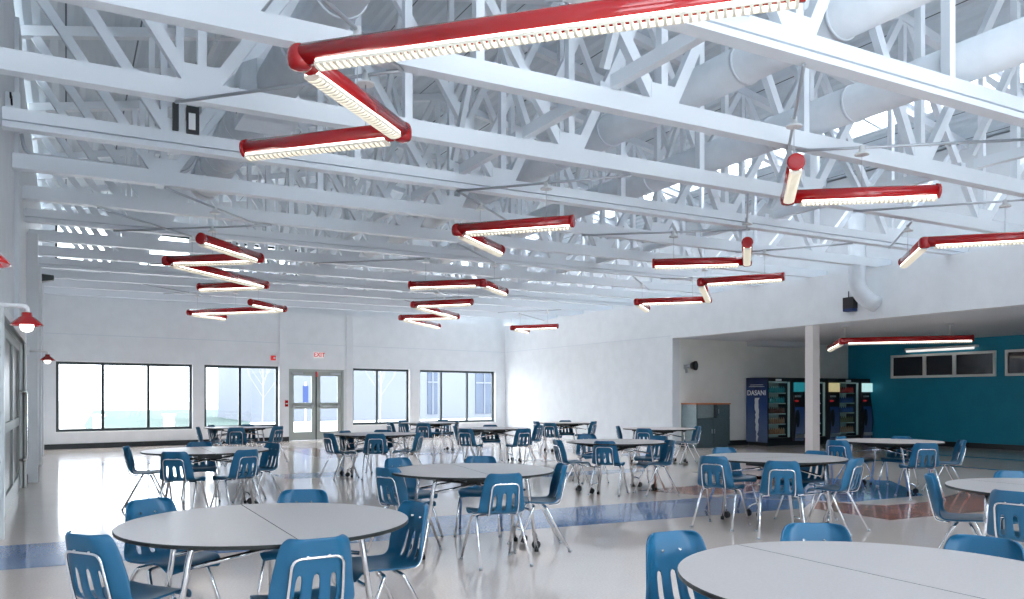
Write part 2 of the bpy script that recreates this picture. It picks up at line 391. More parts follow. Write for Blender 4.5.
# roof deck with a strip of skylights on the right slope
def slope_deck(x0, x1):
    mb = MB().use('deck')
    mb.hexa([(x0, YN, zr(x0) + .14), (x1, YN, zr(x1) + .14), (x1, 28.4, zr(x1) + .14), (x0, 28.4, zr(x0) + .14),
             (x0, YN, zr(x0) + .24), (x1, YN, zr(x1) + .24), (x1, 28.4, zr(x1) + .24), (x0, 28.4, zr(x0) + .24)])
    return mb
struct(slope_deck(XL - .3, XM), 'ceiling_left_slope'); struct(slope_deck(XM, 12.8), 'ceiling_right_slope'); struct(slope_deck(14.0, XU + .2), 'ceiling_eave_strip')
Y0T, DY, NT = 4.64, 1.67, 13
for k in range(-4, NT):
    a = Y0T + DY * k + .15; b = min(a + DY - .3, 28.3)
    struct(MB().hexa([(12.8, a - .3, zr(12.8) + .14), (14.0, a - .3, zr(14.0) + .14), (14.0, a, zr(14.0) + .14), (12.8, a, zr(12.8) + .14),
        (12.8, a - .3, zr(12.8) + .24), (14.0, a - .3, zr(14.0) + .24), (14.0, a, zr(14.0) + .24), (12.8, a, zr(12.8) + .24)]), 'trim_%d' % (20 + k), 'steel')
    if k < 1:  # unseen near bays decked over instead of glazed, to darken the foreground
        g = MB().hexa([(12.8, a, zr(12.8) + .14), (14.0, a, zr(14.0) + .14), (14.0, b, zr(14.0) + .14), (12.8, b, zr(12.8) + .14), (12.8, a, zr(12.8) + .24), (14.0, a, zr(14.0) + .24), (14.0, b, zr(14.0) + .24), (12.8, b, zr(12.8) + .24)])
        struct(g, 'trim_%d' % (50 + k), 'deck')
    elif b > a:
        w = MB().beam((12.85, a, zr(12.85) + .2), (12.85, b, zr(12.85) + .2), .08, .12).beam((13.95, a, zr(13.95) + .2), (13.95, b, zr(13.95) + .2), .08, .12)
        w.beam((12.8, (a + b) / 2, zr(12.8) + .2), (14.0, (a + b) / 2, zr(14.0) + .2), .06, .1)
        o = struct(w, 'window_%d' % (11 + k), 'steel')
        g = MB(); g.poly([(12.8, a, zr(12.8) + .22), (14.0, a, zr(14.0) + .22), (14.0, b, zr(14.0) + .22), (12.8, b, zr(12.8) + .22)]); g.build('pane', 'glass', o)

# ------------------------------------------------------------------ roof trusses
ordn = ['nearest', 'second', 'third', 'fourth', 'fifth', 'sixth', 'seventh', 'eighth', 'ninth', 'tenth', 'eleventh', 'twelfth', 'thirteenth']
botn = [1.1, 5.13, 9.1, 13.1]; topn = [XL + .12, 3.12, 7.1, 11.1, XU - .12]
def make_truss(grooved):
    t = empty('roof_truss', (0, 0, ZC))
    x0, x1 = XL + .01, XU - .01
    mb = LB()
    if grooved:
        mb.box(x0, x1, -.075, .075, .075, .20).box(x0, x1, -.03, .03, .055, .075).box(x0, x1, -.075, .075, 0, .055)
    else: mb.box(x0, x1, -.07, .07, 0, .18)
    mb.build('bottom_chord', 'steel', t)
    mb = LB()
    for a, b in ((x0, XM), (XM, x1)):
        za, zb = zr(a) - ZC, zr(b) - ZC
        mb.hexa([(a, -.07, za), (b, -.07, zb), (b, .07, zb), (a, .07, za), (a, -.07, za + .14), (b, -.07, zb + .14), (b, .07, zb + .14), (a, .07, za + .14)])
    mb.build('top_chord', 'steel', t)
    def zt(x): return zr(x) - ZC + .02
    vx = sorted(botn + [3.12, 7.1, 11.1])
    for x in vx: LB().box(x - .04, x + .04, -.045, .045, .17, zt(x)).build('vertical_web', 'steel', t)
    for i, b in enumerate(botn):
        for tp in (topn[i], topn[i + 1]):
            s = 1 if tp > b else -1
            LB().beam((b + s * .10, 0, .17), (tp - s * .08, 0, zt(tp)), .09, .11, up=(0, 0, 1)).build('diagonal_web', 'steel', t)
    for x in botn: LB().box(x - .17, x + .17, -.052, -.044, .12, .34).build('gusset_plate', 'steel', t)
    return t
pa, pb = make_truss(False), make_truss(True)
first = {False: pa, True: pb}; usedt = {False: False, True: False}
for k in range(NT):
    g = k in (0, 3, 6, 9)
    o = first[g] if not usedt[g] else copy_tree(first[g])
    usedt[g] = True
    o.location = (0, Y0T + DY * k, ZC)
    tag(o, 'white steel roof truss of webs and chords, %s from the camera%s' % (ordn[k], ', its lower chord grooved' if g else ''), 'roof truss', 'white roof trusses')
# longitudinal struts with sway braces
def braced_row(x, lab, y_end):
    t = empty('bracing_row', (x, 0, ZC + .2), 0, lab, 'roof bracing', 'bracing between the trusses')
    for k in range(-1, NT - 1):
        ya, yb = Y0T + DY * k, Y0T + DY * (k + 1)
        if k == -1: ya += .4
        MB().beam((x, ya + .08, ZC + .24), (x, yb - .08, ZC + .24), .09, .12).build('strut', 'steel', t)
        if k >= 0 and k % 2 == 0:
            MB().beam((x + .12, ya + .09, ZC + .34), (x + .12, yb - .09, zr(x) - .05), .07, .09).build('sway_brace', 'steel2', t)
            MB().beam((x - .12, ya + .09, zr(x) - .05), (x - .12, yb - .09, ZC + .34), .07, .09).build('sway_brace', 'steel2', t)
braced_row(4.5, 'white bracing row between the trusses, left of the ridge', 25)
braced_row(10.1, 'white bracing row between the trusses, right of the ridge', 25)
for x, nm in ((2.0, 'left slope'), (12.5, 'right slope')):
    t = empty('purlin_brace', (x, 0, zr(x)), 0, 'white diagonal bracing high under the %s of the roof' % nm, 'roof bracing', 'braces under the deck')
    for k in range(0, NT - 1, 1):
        ya, yb = Y0T + DY * k, Y0T + DY * (k + 1)
        MB().beam((x, ya + .07, zr(x) + .02), (x, yb - .07, zr(x) + .02), .07, .09).build('purlin', 'steel2', t)

# ------------------------------------------------------------------ ducts
def duct(x, z, r, y0, y1, lab, seam=1.15, extra=None):
    t = empty('round_duct', (x, y0, z), 0, lab, 'duct')
    MB().tube([(x, y0, z), (x, y1, z)], r, 28).build('duct_pipe', 'duct', t)
    y = y0 + .4
    while y < y1 - .1:
        MB().tube([(x, y, z), (x, y + .03, z)], r + .012, 28).build('seam_ring', 'duct', t); y += seam
    return t
duct(7.55, 4.62, .195, 1.0, 24.5, 'large white round duct threading the trusses, the rightmost of the three')
duct(5.95, 4.74, .198, 1.0, 24.3, 'large white round duct threading the trusses, the middle one')
t = duct(1.97, 4.74, .225, 1.5, 8.75, 'large white round duct at upper left ending in a boxy transition')
mb = MB(); a, b = .22, .30
mb.hexa([(1.97 - a, 8.75, 4.74 - a), (1.97 + a, 8.75, 4.74 - a), (1.97 + a, 8.75, 4.74 + a), (1.97 - a, 8.75, 4.74 + a), (1.97 - b, 9.15, 4.74 - b), (1.97 + b, 9.15, 4.74 - b), (1.97 + b, 9.15, 4.74 + b), (1.97 - b, 9.15, 4.74 + b)])
mb.box(1.97 - b, 1.97 + b, 9.15, 9.6, 4.74 - b, 4.74 + b).build('transition_box', 'duct', t)
mb = MB(); mb.obox((1.97 - b - .012, 9.32, 4.66), (.02, .24, .24), Matrix.Rotation(PI / 4, 3, 'X')); gr = mb.build('grille', 'white', t)
mb = MB()
for k in range(5): mb.obox(Vector((1.97 - b - .026, 9.32, 4.66)) + Matrix.Rotation(PI / 4, 3, 'X') @ Vector((0, 0, -.08 + .04 * k)), (.006, .19, .014), Matrix.Rotation(PI / 4, 3, 'X'))
mb.build('slat', 'grille', gr)
duct(1.9, 4.72, .25, 9.75, 13.4, 'wide white round duct running on beyond the boxy transition', .5)
# elbow into the header
t = empty('duct_elbow', (14.45, 11.5, 3.3), 0, 'white round duct dropping from the trusses and elbowing into the header wall', 'duct')
MB().tube(fillet([(14.42, 11.42, 5.3), (14.42, 11.42, 3.72), (14.55, 11.34, 3.46), (14.78, 11.22, 3.33)], .3, 7), .17, 24).build('elbow_pipe', 'duct', t)

# ------------------------------------------------------------------ zigzag pendant lights
ZL = 3.60
LT = {
 'near': ([(803, -14), (300, 56), (402, 131), (246, 149)], 'largest red zigzag pendant light, overhead nearest the camera'),
 'l2': ([(796, 162), (788, 197), (938, 191)], 'red V-shaped pendant light at upper right, its round end facing the camera'),
 'l3': ([(903.6, 262), (924.6, 242), (1090, 233)], 'red bent pendant light running off the right edge of the photo'),
 'l4': ([(572.5, 221), (457.6, 229.3), (500, 250)], 'red V-shaped pendant light hanging at the centre of the room'),
 'l5': ([(653.4, 263.4), (746.9, 260.9), (747.4, 242.5)], 'red bent pendant light, second row at right, round end towards the camera'),
 'l6': ([(783.6, 276.4), (701, 281.7), (708.5, 299.3), (637, 301.5), (647, 308.4)], 'long red zigzag pendant light close to the right wall above the opening'),
 'l7': ([(201, 238.5), (259, 257.5), (167, 260.2), (265.5, 284.5), (199.4, 287)], 'red four-armed zigzag pendant light at the left of the room'),
 'l8': ([(250.5, 302.2), (284, 308.6), (189.4, 312), (224.5, 317)], 'red zigzag pendant light above the exit doors, the farthest at left'),
 'l9': ([(410, 285), (482.8, 282.5), (505, 291.7)], 'red bent pendant light, topmost of the far centre cluster'),
 'l10': ([(472, 301.7), (413.5, 304.2), (457, 316), (401, 317.3), (438.5, 326)], 'red four-armed zigzag pendant light, lower one of the far centre cluster'),
 'l11': ([(557.6, 326), (512.5, 327.6), (527.6, 331)], 'small distant red V-shaped pendant light before the far right corner'),
}
def pendant(pts, label, z, ztop, group, rods=True):
    P = [Vector((p[0], p[1], z)) for p in pts]
    root = empty('pendant_light', (P[0].x, P[0].y, z), 0, label, 'pendant light', group)
    R = .075
    for i, (a, b) in enumerate(zip(P, P[1:])):
        d = (b - a).normalized(); n = Vector((-d.y, d.x, 0)); L = (b - a).length
        MB().tube([a, b], R, 20).build('light_tube', 'redp', root)
        ga = .03 if i == 0 else .14; gb = .03 if i == len(P) - 2 else .14
        rot = Matrix((d, n, Vector((0, 0, 1)))).transposed()
        mid = a + d * ((ga + L - gb) / 2); LL = L - ga - gb
        mb = MB(); mb.obox(mid + Vector((0, 0, -.059)), (LL, .104, .026), rot); ho = mb.build('lamp_lens', 'lamp', root)
        mb = MB(); nb = int(LL / .046)
        for k in range(nb + 1):
            c = a + d * (ga + k * LL / nb)
            w = .052; pr = [(-w, -.072), (w, -.072), (w, -.092), (w * .6, -.103), (0, -.107), (-w * .6, -.103), (-w, -.092)]
            v1 = [mb.bm.verts.new(c + n * y + Vector((0, 0, q)) - d * .009) for y, q in pr]
            v2 = [mb.bm.verts.new(c + n * y + Vector((0, 0, q)) + d * .009) for y, q in pr]
            mb.face(v1[::-1]); mb.face(v2)
            for q in range(len(pr)): mb.face([v1[q], v1[(q + 1) % 7], v2[(q + 1) % 7], v2[q]])
        for sgn in (-1, 1): mb.obox(mid + n * (sgn * .054) + Vector((0, 0, -.080)), (LL, .004, .018), rot)
        mb.build('louver', 'louver', root)
    for q in P[1:-1]:
        MB().lathe([(.02, -.092), (.052, -.088), (.072, -.072), (.08, -.04), (.081, 0), (.076, .03), (.062, .055), (.04, .070), (.01, .078)], 20, q).build('corner_joint', 'redp', root)
    for q, r in ((P[0], P[1]), (P[-1], P[-2])):
        d = (q - r).normalized(); MB().tube([q - d * .02, q + d * .012, q + d * .02], [R + .006, R + .006, R - .01], 20).build('end_cap', 'redp', root)
    if rods:
        for i, (a, b) in enumerate(zip(P, P[1:])):
            q = a.lerp(b, .22 if i % 2 == 0 else .5)
            MB().tube([(q.x, q.y, z + R), (q.x, q.y, ztop - .1)], .004, 5).build('cable', 'dull', root)
            MB().lathe([(.075, -.10), (.075, -.085), (.03, -.06), (.03, 0)], 14, (q.x, q.y, ztop)).build('canopy', 'white', root)
            d = (b - a).normalized()
            # thin conduit carrying the canopies, clamped under the truss chords
            k0 = math.floor((q.y - .05 - Y0T) / DY); ya, yb = Y0T + DY * k0, Y0T + DY * (k0 + 1)
            if k0 < 0: ya = q.y - .9
            sx = d.x / d.y if abs(d.y) > .1 else 0
            MB().tube([(q.x + (ya - q.y) * sx, ya, ztop - .02), (q.x, q.y, ztop - .02), (q.x + (yb - q.y) * sx, yb, ztop - .02)], .016, 7).build('conduit', 'dull', root)
    return root
for k, (pts, lab) in LT.items():
    pendant([at_z(x, y, ZL) for x, y in pts], lab, ZL, ZC, 'red zigzag pendant lights')
pendant([at_z(829.8, 347.9, 2.72), at_z(842, 340.8, 2.72), at_z(973, 338, 2.72)], 'red bent pendant light under the low alcove ceiling by the teal wall', 2.72, ZA, 'red zigzag pendant lights', False)
o = [x for x in COL.objects if x.name.startswith('pendant_light')][-1]
for px in (845, 950):
    q = at_z(px, 340.8 - (px - 842) * .0214, 2.72)
    MB().tube([(q.x, q.y, 2.79), (q.x, q.y, ZA - .02)], .008, 6).build('cable', 'white', o)
    MB().lathe([(.07, -.03), (.07, 0)], 14, (q.x, q.y, ZA)).build('canopy', 'white', o)
# white fluorescent strip on the teal wall
t = empty('strip_light', (21.9, 14.5, 2.78), 0, 'white fluorescent strip light mounted above the teal wall window', 'strip light')
MB().box(21.80, 22.0, 13.48, 15.60, 2.78, 2.84).build('housing', 'white', t)
MB().tube([(21.83, 13.52, 2.75), (21.83, 15.56, 2.75)], .03, 10).build('fluorescent_tube', 'tubelamp', t)
# gooseneck wall lamps
def sconce(y, z, lab):
    t = empty('wall_lamp', (XL, y, z), 0, lab, 'wall lamp', 'red shaded lamps along the left wall')
    MB().box(XL, XL + .04, y - .06, y + .06, z + .04, z + .18).build('wall_plate', 'white', t)
    MB().tube(fillet([(XL + .03, y, z + .11), (-.27, y, z + .11), (-.27, y, z + .06)], .03), .02, 10).build('arm', 'white', t)
    MB().lathe([(.035, .06), (.04, .03), (.06, .02), (.112, -.03), (.118, -.042), (.112, -.042), (.055, .012)], 20, (-.27, y, z)).build('shade', 'redp', t)
    MB().lathe([(.03, .01), (.045, -.02), (.05, -.05), (.04, -.08), (.015, -.093)], 14, (-.27, y, z)).build('bulb', 'lamp', t)
sconce(7.45, 2.02, 'red wall lamp with a glass globe, the nearer one by the left doors')
sconce(15.6, 2.06, 'red shaded wall lamp with a glass globe, the farthest, small beside the first end window')
sconce(3.05, 1.88, 'red shaded wall lamp cut by the left edge of the photo')

# ------------------------------------------------------------------ folding round tables
def make_table():
    root = empty('round_table', (0, 0, 0))
    for s in (-1, 1):
        mb = LB(); R = .762; n = 40
        def ring(r, z): return [mb.bm.verts.new((s * max(.0025, r * math.cos(a)), r * math.sin(a), z)) for a in [-PI / 2 + PI * k / n for k in range(n + 1)]]
        A = ring(R - .003, .742); B = ring(R, .739); C = ring(R, .726); D = ring(R - .005, .722)
        mb.use('top'); mb.face(A)
        mb.use('edge')
        for U, V in ((A, B), (B, C), (C, D)):
            for k in range(n): mb.face([U[k], U[k + 1], V[k + 1], V[k]])
            mb.face([U[n], U[0], V[0], V[n]])
        mb.face(D[::-1])
        mb.build('tabletop_leaf', None, root)
    for sx in (-1, 1):
        mb = LB(); mb.beam((sx * .42, -.36, .695), (sx * .42, .36, .695), .04, .028); mb.build('apron_bar', 'edge', root)
        for sy in (-1, 1):
            l = LB().tube(fillet([(sx * .42, sy * .30, .70), (sx * .44, sy * .29, .62), (sx * .53, sy * .28, .012)], .05), .016, 10).build('leg', 'chrome', root)
            LB().lathe([(.02, 0), (.021, .03), (.017, .035)], 10, (sx * .531, sy * .28, 0)).build('foot_cap', 'rubber', l)
            c = LB().tube(fillet([(sx * .50, sy * .27, .16), (sx * .56, sy * .20, .14), (sx * .58, sy * .17, .09)], .03), .011, 8).build('caster_arm', 'chrome', root)
            LB().tube([(sx * .57, sy * .17 - .012, .042), (sx * .57, sy * .17 + .012, .042)], .040, 16).build('wheel', 'rubber', c)
        LB().tube([(sx * .475, -.285, .38), (sx * .475, .285, .38)], .011, 8).build('cross_tube', 'chrome', root)
        LB().tube([(sx * .45, -.20, .56), (sx * .02, -.20, .63)], .012, 8).build('link_tube', 'chrome', root)
        LB().tube([(sx * .45, .20, .56), (sx * .02, .20, .63)], .012, 8).build('link_tube', 'chrome', root)
        LB().beam((sx * .55, 0, .694), (-sx * .10, 0, .60), .05, .022).build('folding_link', 'edge', root)
    LB().box(-.14, .14, -.30, .30, .655, .70).build('centre_hinge', 'edge', root)
    return root
TB = {
 'A': (.965, 4.54, 0, 'round grey folding table, largest at lower left of the photo', 'the large lower-left table'),
 'B': (3.30, 6.80, -9, 'round grey folding table in the middle foreground with its dark seam across', 'the middle foreground table'),
 'C': (1.56, 10.92, 0, 'round pale folding table by itself left of centre, before the first end window', 'the left centre table'),
 'D': (2.70, 2.02, 0, 'round grey folding table filling the lower right corner of the photo', 'the lower-right corner table'),
 'E': (6.94, 6.57, 90, 'round grey folding table on the rust floor band at right', 'the rust-band table'),
 'F': (11.04, 8.17, 90, 'round grey folding table in front of the vending machines and teal wall', 'the teal-wall table'),
 'G': (7.31, 10.06, 0, 'round grey folding table in the centre of the room before the white wall', 'the centre table'),
 'H': (6.46, 3.34, 0, 'round grey folding table cut by the right edge of the photo', 'the right-edge table'),
 'J': (3.39, 18.80, 0, 'round pale folding table just below the second end window', 'the far second-window table'),
 'K': (4.93, 14.18, 0, 'round pale folding table in front of the exit doors', 'the exit-door table'),
 'L': (8.30, 19.60, 0, 'small distant round table below the third end window', 'the distant third-window table'),
 'M': (8.07, 15.60, 0, 'round folding table in front of the far right end window', 'the far right-window table'),
 'N': (11.48, 17.96, 0, 'small distant round table against the right white wall with chairs in shade', 'the distant white-wall table'),
 'O': (11.06, 13.70, 0, 'round folding table left of the speckled cabinet', 'the cabinet-side table'),
}
tab0 = make_table()
for i, (k, (x, y, rz, lab, _)) in enumerate(TB.items()):
    o = tab0 if i == 0 else copy_tree(tab0)
    o.location = (x, y, 0); o.rotation_euler = (0, 0, math.radians(rz)); tag(o, lab, 'table', 'round folding tables')

# ------------------------------------------------------------------ chairs
def shell_mesh():
    prof = [(.225, .405), (.215, .432), (.18, .445), (.08, .437), (-.02, .432), (-.10, .430), (-.152, .438), (-.188, .463), (-.208, .505), (-.220, .560), (-.234, .615), (-.245, .660), (-.256, .705), (-.268, .745), (-.277, .772), (-.280, .785)]
    hw = [.165, .19, .205, .212, .215, .215, .213, .208, .203, .196, .188, .180, .172, .163, .150, .120]
    us = [-1, -.93, -.78, -.60, -.48, -.36, -.20, -.075, .075, .20, .36, .48, .60, .78, .93, 1]
    bm = bmesh.new(); G = []
    for i, ((y, z), w) in enumerate(zip(prof, hw)):
        row = []
        back = max(0, min(1, (i - 5) / 4))
        for u in us:
            e = abs(u) ** 2.6; eb = max(0, (abs(u) - .5) / .5) ** 1.8
            yy = y + back * .052 * eb; zz = z + (1 - back) * .020 * e * (1 if i > 1 else -.6)
            if back > 0 and abs(u) > .9: yy += .006
            row.append(bm.verts.new((w * u, yy, zz)))
        G.append(row)
    cut = {(4), (7), (10)}
    for i in range(len(prof) - 1):
        for j in range(len(us) - 1):
            if 7 <= i <= 9 and j in cut: continue
            fc = bm.faces.new([G[i][j], G[i][j + 1], G[i + 1][j + 1], G[i + 1][j]]); fc.smooth = True
    bmesh.ops.recalc_face_normals(bm, faces=bm.faces)
    me = bpy.data.meshes.new('seat_shell'); bm.to_mesh(me); bm.free()
    me.materials.append(M['plastic'])
    o = bpy.data.objects.new('seat_shell', me); COL.objects.link(o)
    s = o.modifiers.new('thickness', 'SOLIDIFY'); s.thickness = .012; s.offset = 0
    b = o.modifiers.new('smooth', 'SUBSURF'); b.levels = 1; b.render_levels = 1
    dg = bpy.context.evaluated_depsgraph_get(); ev = o.evaluated_get(dg); me2 = bpy.data.meshes.new_from_object(ev); me2.name = 'seat_shell'
    o.modifiers.clear(); o.data = me2
    for p in me2.polygons: p.use_smooth = True
    return o
def make_chair():
    root = empty('cafeteria_chair', (0, 0, 0))
    sh = shell_mesh(); sh.parent = root
    def bk(z):                                            # y just behind the back at height z
        return -.207 - (z - .51) * .262 - .0085
    lp = fillet([(-.105, -.10, .418), (-.125, -.196, .430), (-.128, bk(.52) + .002, .50), (-.118, bk(.695), .695), (.118, bk(.695), .695), (.128, bk(.52) + .002, .50), (.125, -.196, .430), (.105, -.10, .418)], .045, 5)
    LB().tube(lp, .0075, 8).build('back_loop', 'chrome', root)
    for sx in (-1, 1):
        LB().tube([(sx * .05, bk(.700) - .004, .700), (sx * .05, bk(.7) + .028, .703)], .006, 8).build('rivet', 'chrome', root)
        for sy, fy in ((1, .235), (-1, -.270)):
            l = LB().tube(fillet([(sx * .10, sy * .045, .418), (sx * .185, sy * .055, .412), (sx * .195, sy * .075, .375), (sx * .225, fy, .012)], .035, 4), .0115, 10).build('leg', 'chrome', root)
            LB().lathe([(.014, 0), (.015, .018), (.012, .024)], 10, (sx * .226, fy, 0)).build('foot_glide', 'dull', l)
    return root
ch0 = make_chair(); CH_used = [False]
backlit = None
def chair(tk, px, py, where, look='', face=None, dark=False, dist=None):
    global backlit
    P = at_z(px, py, .785); tx, ty = TB[tk][0], TB[tk][1]
    if dist is not None:                                 # far chairs: keep the bearing, set the distance from the table
        v = Vector((P.x - tx, P.y - ty)); v.normalize(); P = Vector((tx + v.x * dist, ty + v.y * dist, .785))
    d = Vector((tx - P.x, ty - P.y)); a = math.atan2(d.y, d.x)
    if face is not None: a = math.radians(face)
    d = Vector((math.cos(a), math.sin(a)))
    o = ch0 if not CH_used[0] else copy_tree(ch0)
    CH_used[0] = True
    o.location = (P.x + d.x * .282, P.y + d.y * .282, 0); o.rotation_euler = (0, 0, a - PI / 2)
    col = 'backlit' if dark else 'blue'
    if dark:
        for k in [c for c in bpy.data.objects if c.parent == o and c.name.startswith('seat_shell')]:
            if backlit is None:
                backlit = k.data.copy(); backlit.materials.clear(); backlit.materials.append(M['plasticd'])
            k.data = backlit
    tag(o, '%s plastic chair %s %s' % (col, where, TB[tk][4]), 'chair', 'cafeteria chairs')
    return o
# first index must stay blue: ch0
chair('A', 78, 534, 'seen from behind at the left front of', face=36)
chair('A', 144, 498.7, 'facing the camera behind the left half of')
chair('A', 305, 489, 'facing the camera behind the right half of')
chair('A', 422, 502, 'seen from its side at the right of', face=186)
chair('A', 320, 538, 'with its back turned in front of')
chair('B', 383, 467.5, 'seen from behind at the left front of', face=24)
chair('B', 394, 457.7, 'facing the camera at the left rear of')
chair('B', 481, 455.7, 'facing the camera right behind')
chair('B', 507, 473.5, 'with its back turned in front of')
chair('B', 566, 464, 'seen from its side at the right of')
chair('C', 123, 446.5, 'seen from its side at the left end of', face=-8)
chair('C', 172, 451.7, 'seen from behind at the left front of')
chair('C', 250, 449.5, 'seen from behind at the right front of')
chair('C', 276, 443, 'with slots showing at the right end of')
chair('C', 199, 441.7, 'facing the camera right behind')
chair('J', 196, 427, 'seen from its side at the left of', face=-12)
chair('J', 209, 425, 'facing the camera behind the left half of')
chair('J', 236, 427.5, 'with its back turned in front of')
chair('J', 249, 424.3, 'facing the camera behind the right half of')
chair('J', 280, 426, 'at the right end of')
chair('K', 326, 433.3, 'seen from its side at the left end of')
chair('K', 342.5, 430.6, 'facing the camera behind the left half of')
chair('K', 375.5, 433.8, 'with its back turned in front of')
chair('K', 383, 429.6, 'facing the camera behind the right half of')
chair('K', 422.5, 432, 'seen from its side at the right end of')
chair('L', 388, 421.8, 'at the left end of')
chair('L', 401, 420.2, 'facing the camera behind the left half of')
chair('L', 423, 423, 'with its back turned in front of')
chair('L', 443.5, 419.6, 'facing the camera behind the right half of')
chair('L', 459, 421, 'at the right end of')
chair('M', 453, 426, 'seen from its side at the left end of')
chair('M', 464, 428.5, 'seen from behind at the left front of')
chair('M', 490, 424.6, 'facing the camera right behind')
chair('M', 525, 428.6, 'seen from behind at the right front of')
chair('M', 541, 425, 'at the right end of')
chair('N', 534.5, 421.3, 'at the left end of')
chair('N', 549, 422.8, 'with its back turned in front of')
chair('N', 565, 420.2, 'facing the camera right behind')
chair('N', 595.5, 421.3, 'at the right end of')
chair('G', 554.5, 439.5, 'seen from its side at the left end of')
chair('G', 603.5, 441, 'with its back turned in front of')
chair('G', 585.5, 434, 'facing the camera behind the left half of')
chair('G', 661, 435.6, 'facing the camera at the right rear of')
chair('G', 673, 440, 'seen from behind at the right end of', face=165)
chair('O', 616, 426, 'seen from its side at the left end of')
chair('O', 643, 428.3, 'with its back turned in front of')
chair('O', 700, 426.2, 'seen from behind at the right end of')
chair('E', 711, 456, 'seen from behind at the left front of', face=25)
chair('E', 721.5, 447.3, 'facing the camera at the left rear of')
chair('E', 782.5, 461, 'with its back turned in front of')
chair('E', 820, 450.8, 'facing the camera behind the right half of')
chair('E', 861, 458, 'seen from its side at the right end of')
chair('F', 836, 440, 'at the left front of', face=20)
chair('F', 838, 436.2, 'facing the camera at the left rear of')
chair('F', 903, 436.2, 'facing the camera right behind')
chair('F', 928, 443, 'with its back turned in front of')
chair('F', 965, 440, 'seen from its side at the right end of', face=138)
chair('H', 925, 474, 'seen from its side at the left end of', face=-60)
chair('H', 1012, 470.5, 'facing the camera behind')
chair('H', 1012, 491, 'with its back turned in front of')
chair('D', 812, 522.5, 'facing the camera behind the left half of')
chair('D', 990, 536.5, 'facing the camera behind the right half of')
chair('D', 666, 531, 'at the left end of', face=-92)

# ------------------------------------------------------------------ alcove furniture
t = empty('storage_cabinet', (15.12, 17.10, 0), 0, 'tall speckled dark cabinet with an orange top edge against the grey wall', 'cabinet')
cx0, cx1, cy0, cy1 = 15.12, 16.32, 17.10, 17.73
MB().box(cx0 + .02, cx1 - .02, cy0 + .05, cy1, 0, .10).build('plinth', 'lam', t)
mb = MB().use('lam'); mb.box(cx0, cx1, cy0 + .02, cy1, .10, .82).box(cx0 + .72, cx1, cy0 + .02, cy1, .82, 1.20).box(cx0, cx1, cy1 - .03, cy1, .82, 1.20).box(cx0, cx0 + .03, cy0 + .02, cy1, .82, 1.20)
mb.build('body', None, t)
MB().box(cx0 - .012, cx0, cy0 + .02, cy1, .10, 1.20).build('side_panel', 'lamside', t)
MB().box(cx0 + .04, cx0 + .71, cy0 + .12, cy1 - .04, .83, 1.19).build('recess_lining', 'lamside', t)
MB().box(cx0 - .03, cx1 + .02, cy0 - .01, cy1, 1.20, 1.235).build('counter_top', 'orange', t)
for a, b, c, d in ((cx0 + .005, cx0 + .57, .11, .81), (cx0 + .58, cx1 - .005, .11, .81), (cx0 + .73, cx1 - .005, .83, 1.19)):
    dd = MB().box(a, b, cy0, cy0 + .019, c, d).build('cabinet_door', 'lam', t)
    MB().box(b - .05 if b < cx1 - .1 else a + .03, b - .03 if b < cx1 - .1 else a + .05, cy0 - .02, cy0, (c + d) / 2 - .06, (c + d) / 2 + .06).build('handle', 'dull', dd)

def text_mesh(s, size, m, parent, mtx, ext=.003):
    c = bpy.data.curves.new(s, 'FONT'); c.body = s; c.size = size; c.extrude = ext; c.offset = .0035; c.align_x = 'CENTER'; c.align_y = 'CENTER'
    o = bpy.data.objects.new('lettering', c); COL.objects.link(o)
    dg = bpy.context.evaluated_depsgraph_get(); me = bpy.data.meshes.new_from_object(o.evaluated_get(dg)); COL.objects.unlink(o); bpy.data.objects.remove(o)
    n = bpy.data.objects.new('lettering', me); COL.objects.link(n); me.materials.clear(); me.materials.append(M[m]); n.parent = parent; n.matrix_basis = mtx
    return n
BM = {}
PLACE = ['first from left', 'second from left', 'third from left', 'fourth from left', 'in the middle', 'fourth from right', 'third from right', 'second from right', 'first from right']
SHELF = ['lowest', 'second lowest', 'middle', 'second highest', 'top']
def bottle_mesh(color):
    if color not in BM:
        M['b' + color[0]] = mat('bottle_' + color[0], color[1], .2)
        o = LB().lathe([(.026, 0), (.031, .01), (.031, .12), (.012, .165), (.012, .185)], 8).build('bottle_shape', 'b' + color[0])
        BM[color] = o.data; bpy.data.objects.remove(o)
    return BM[color]
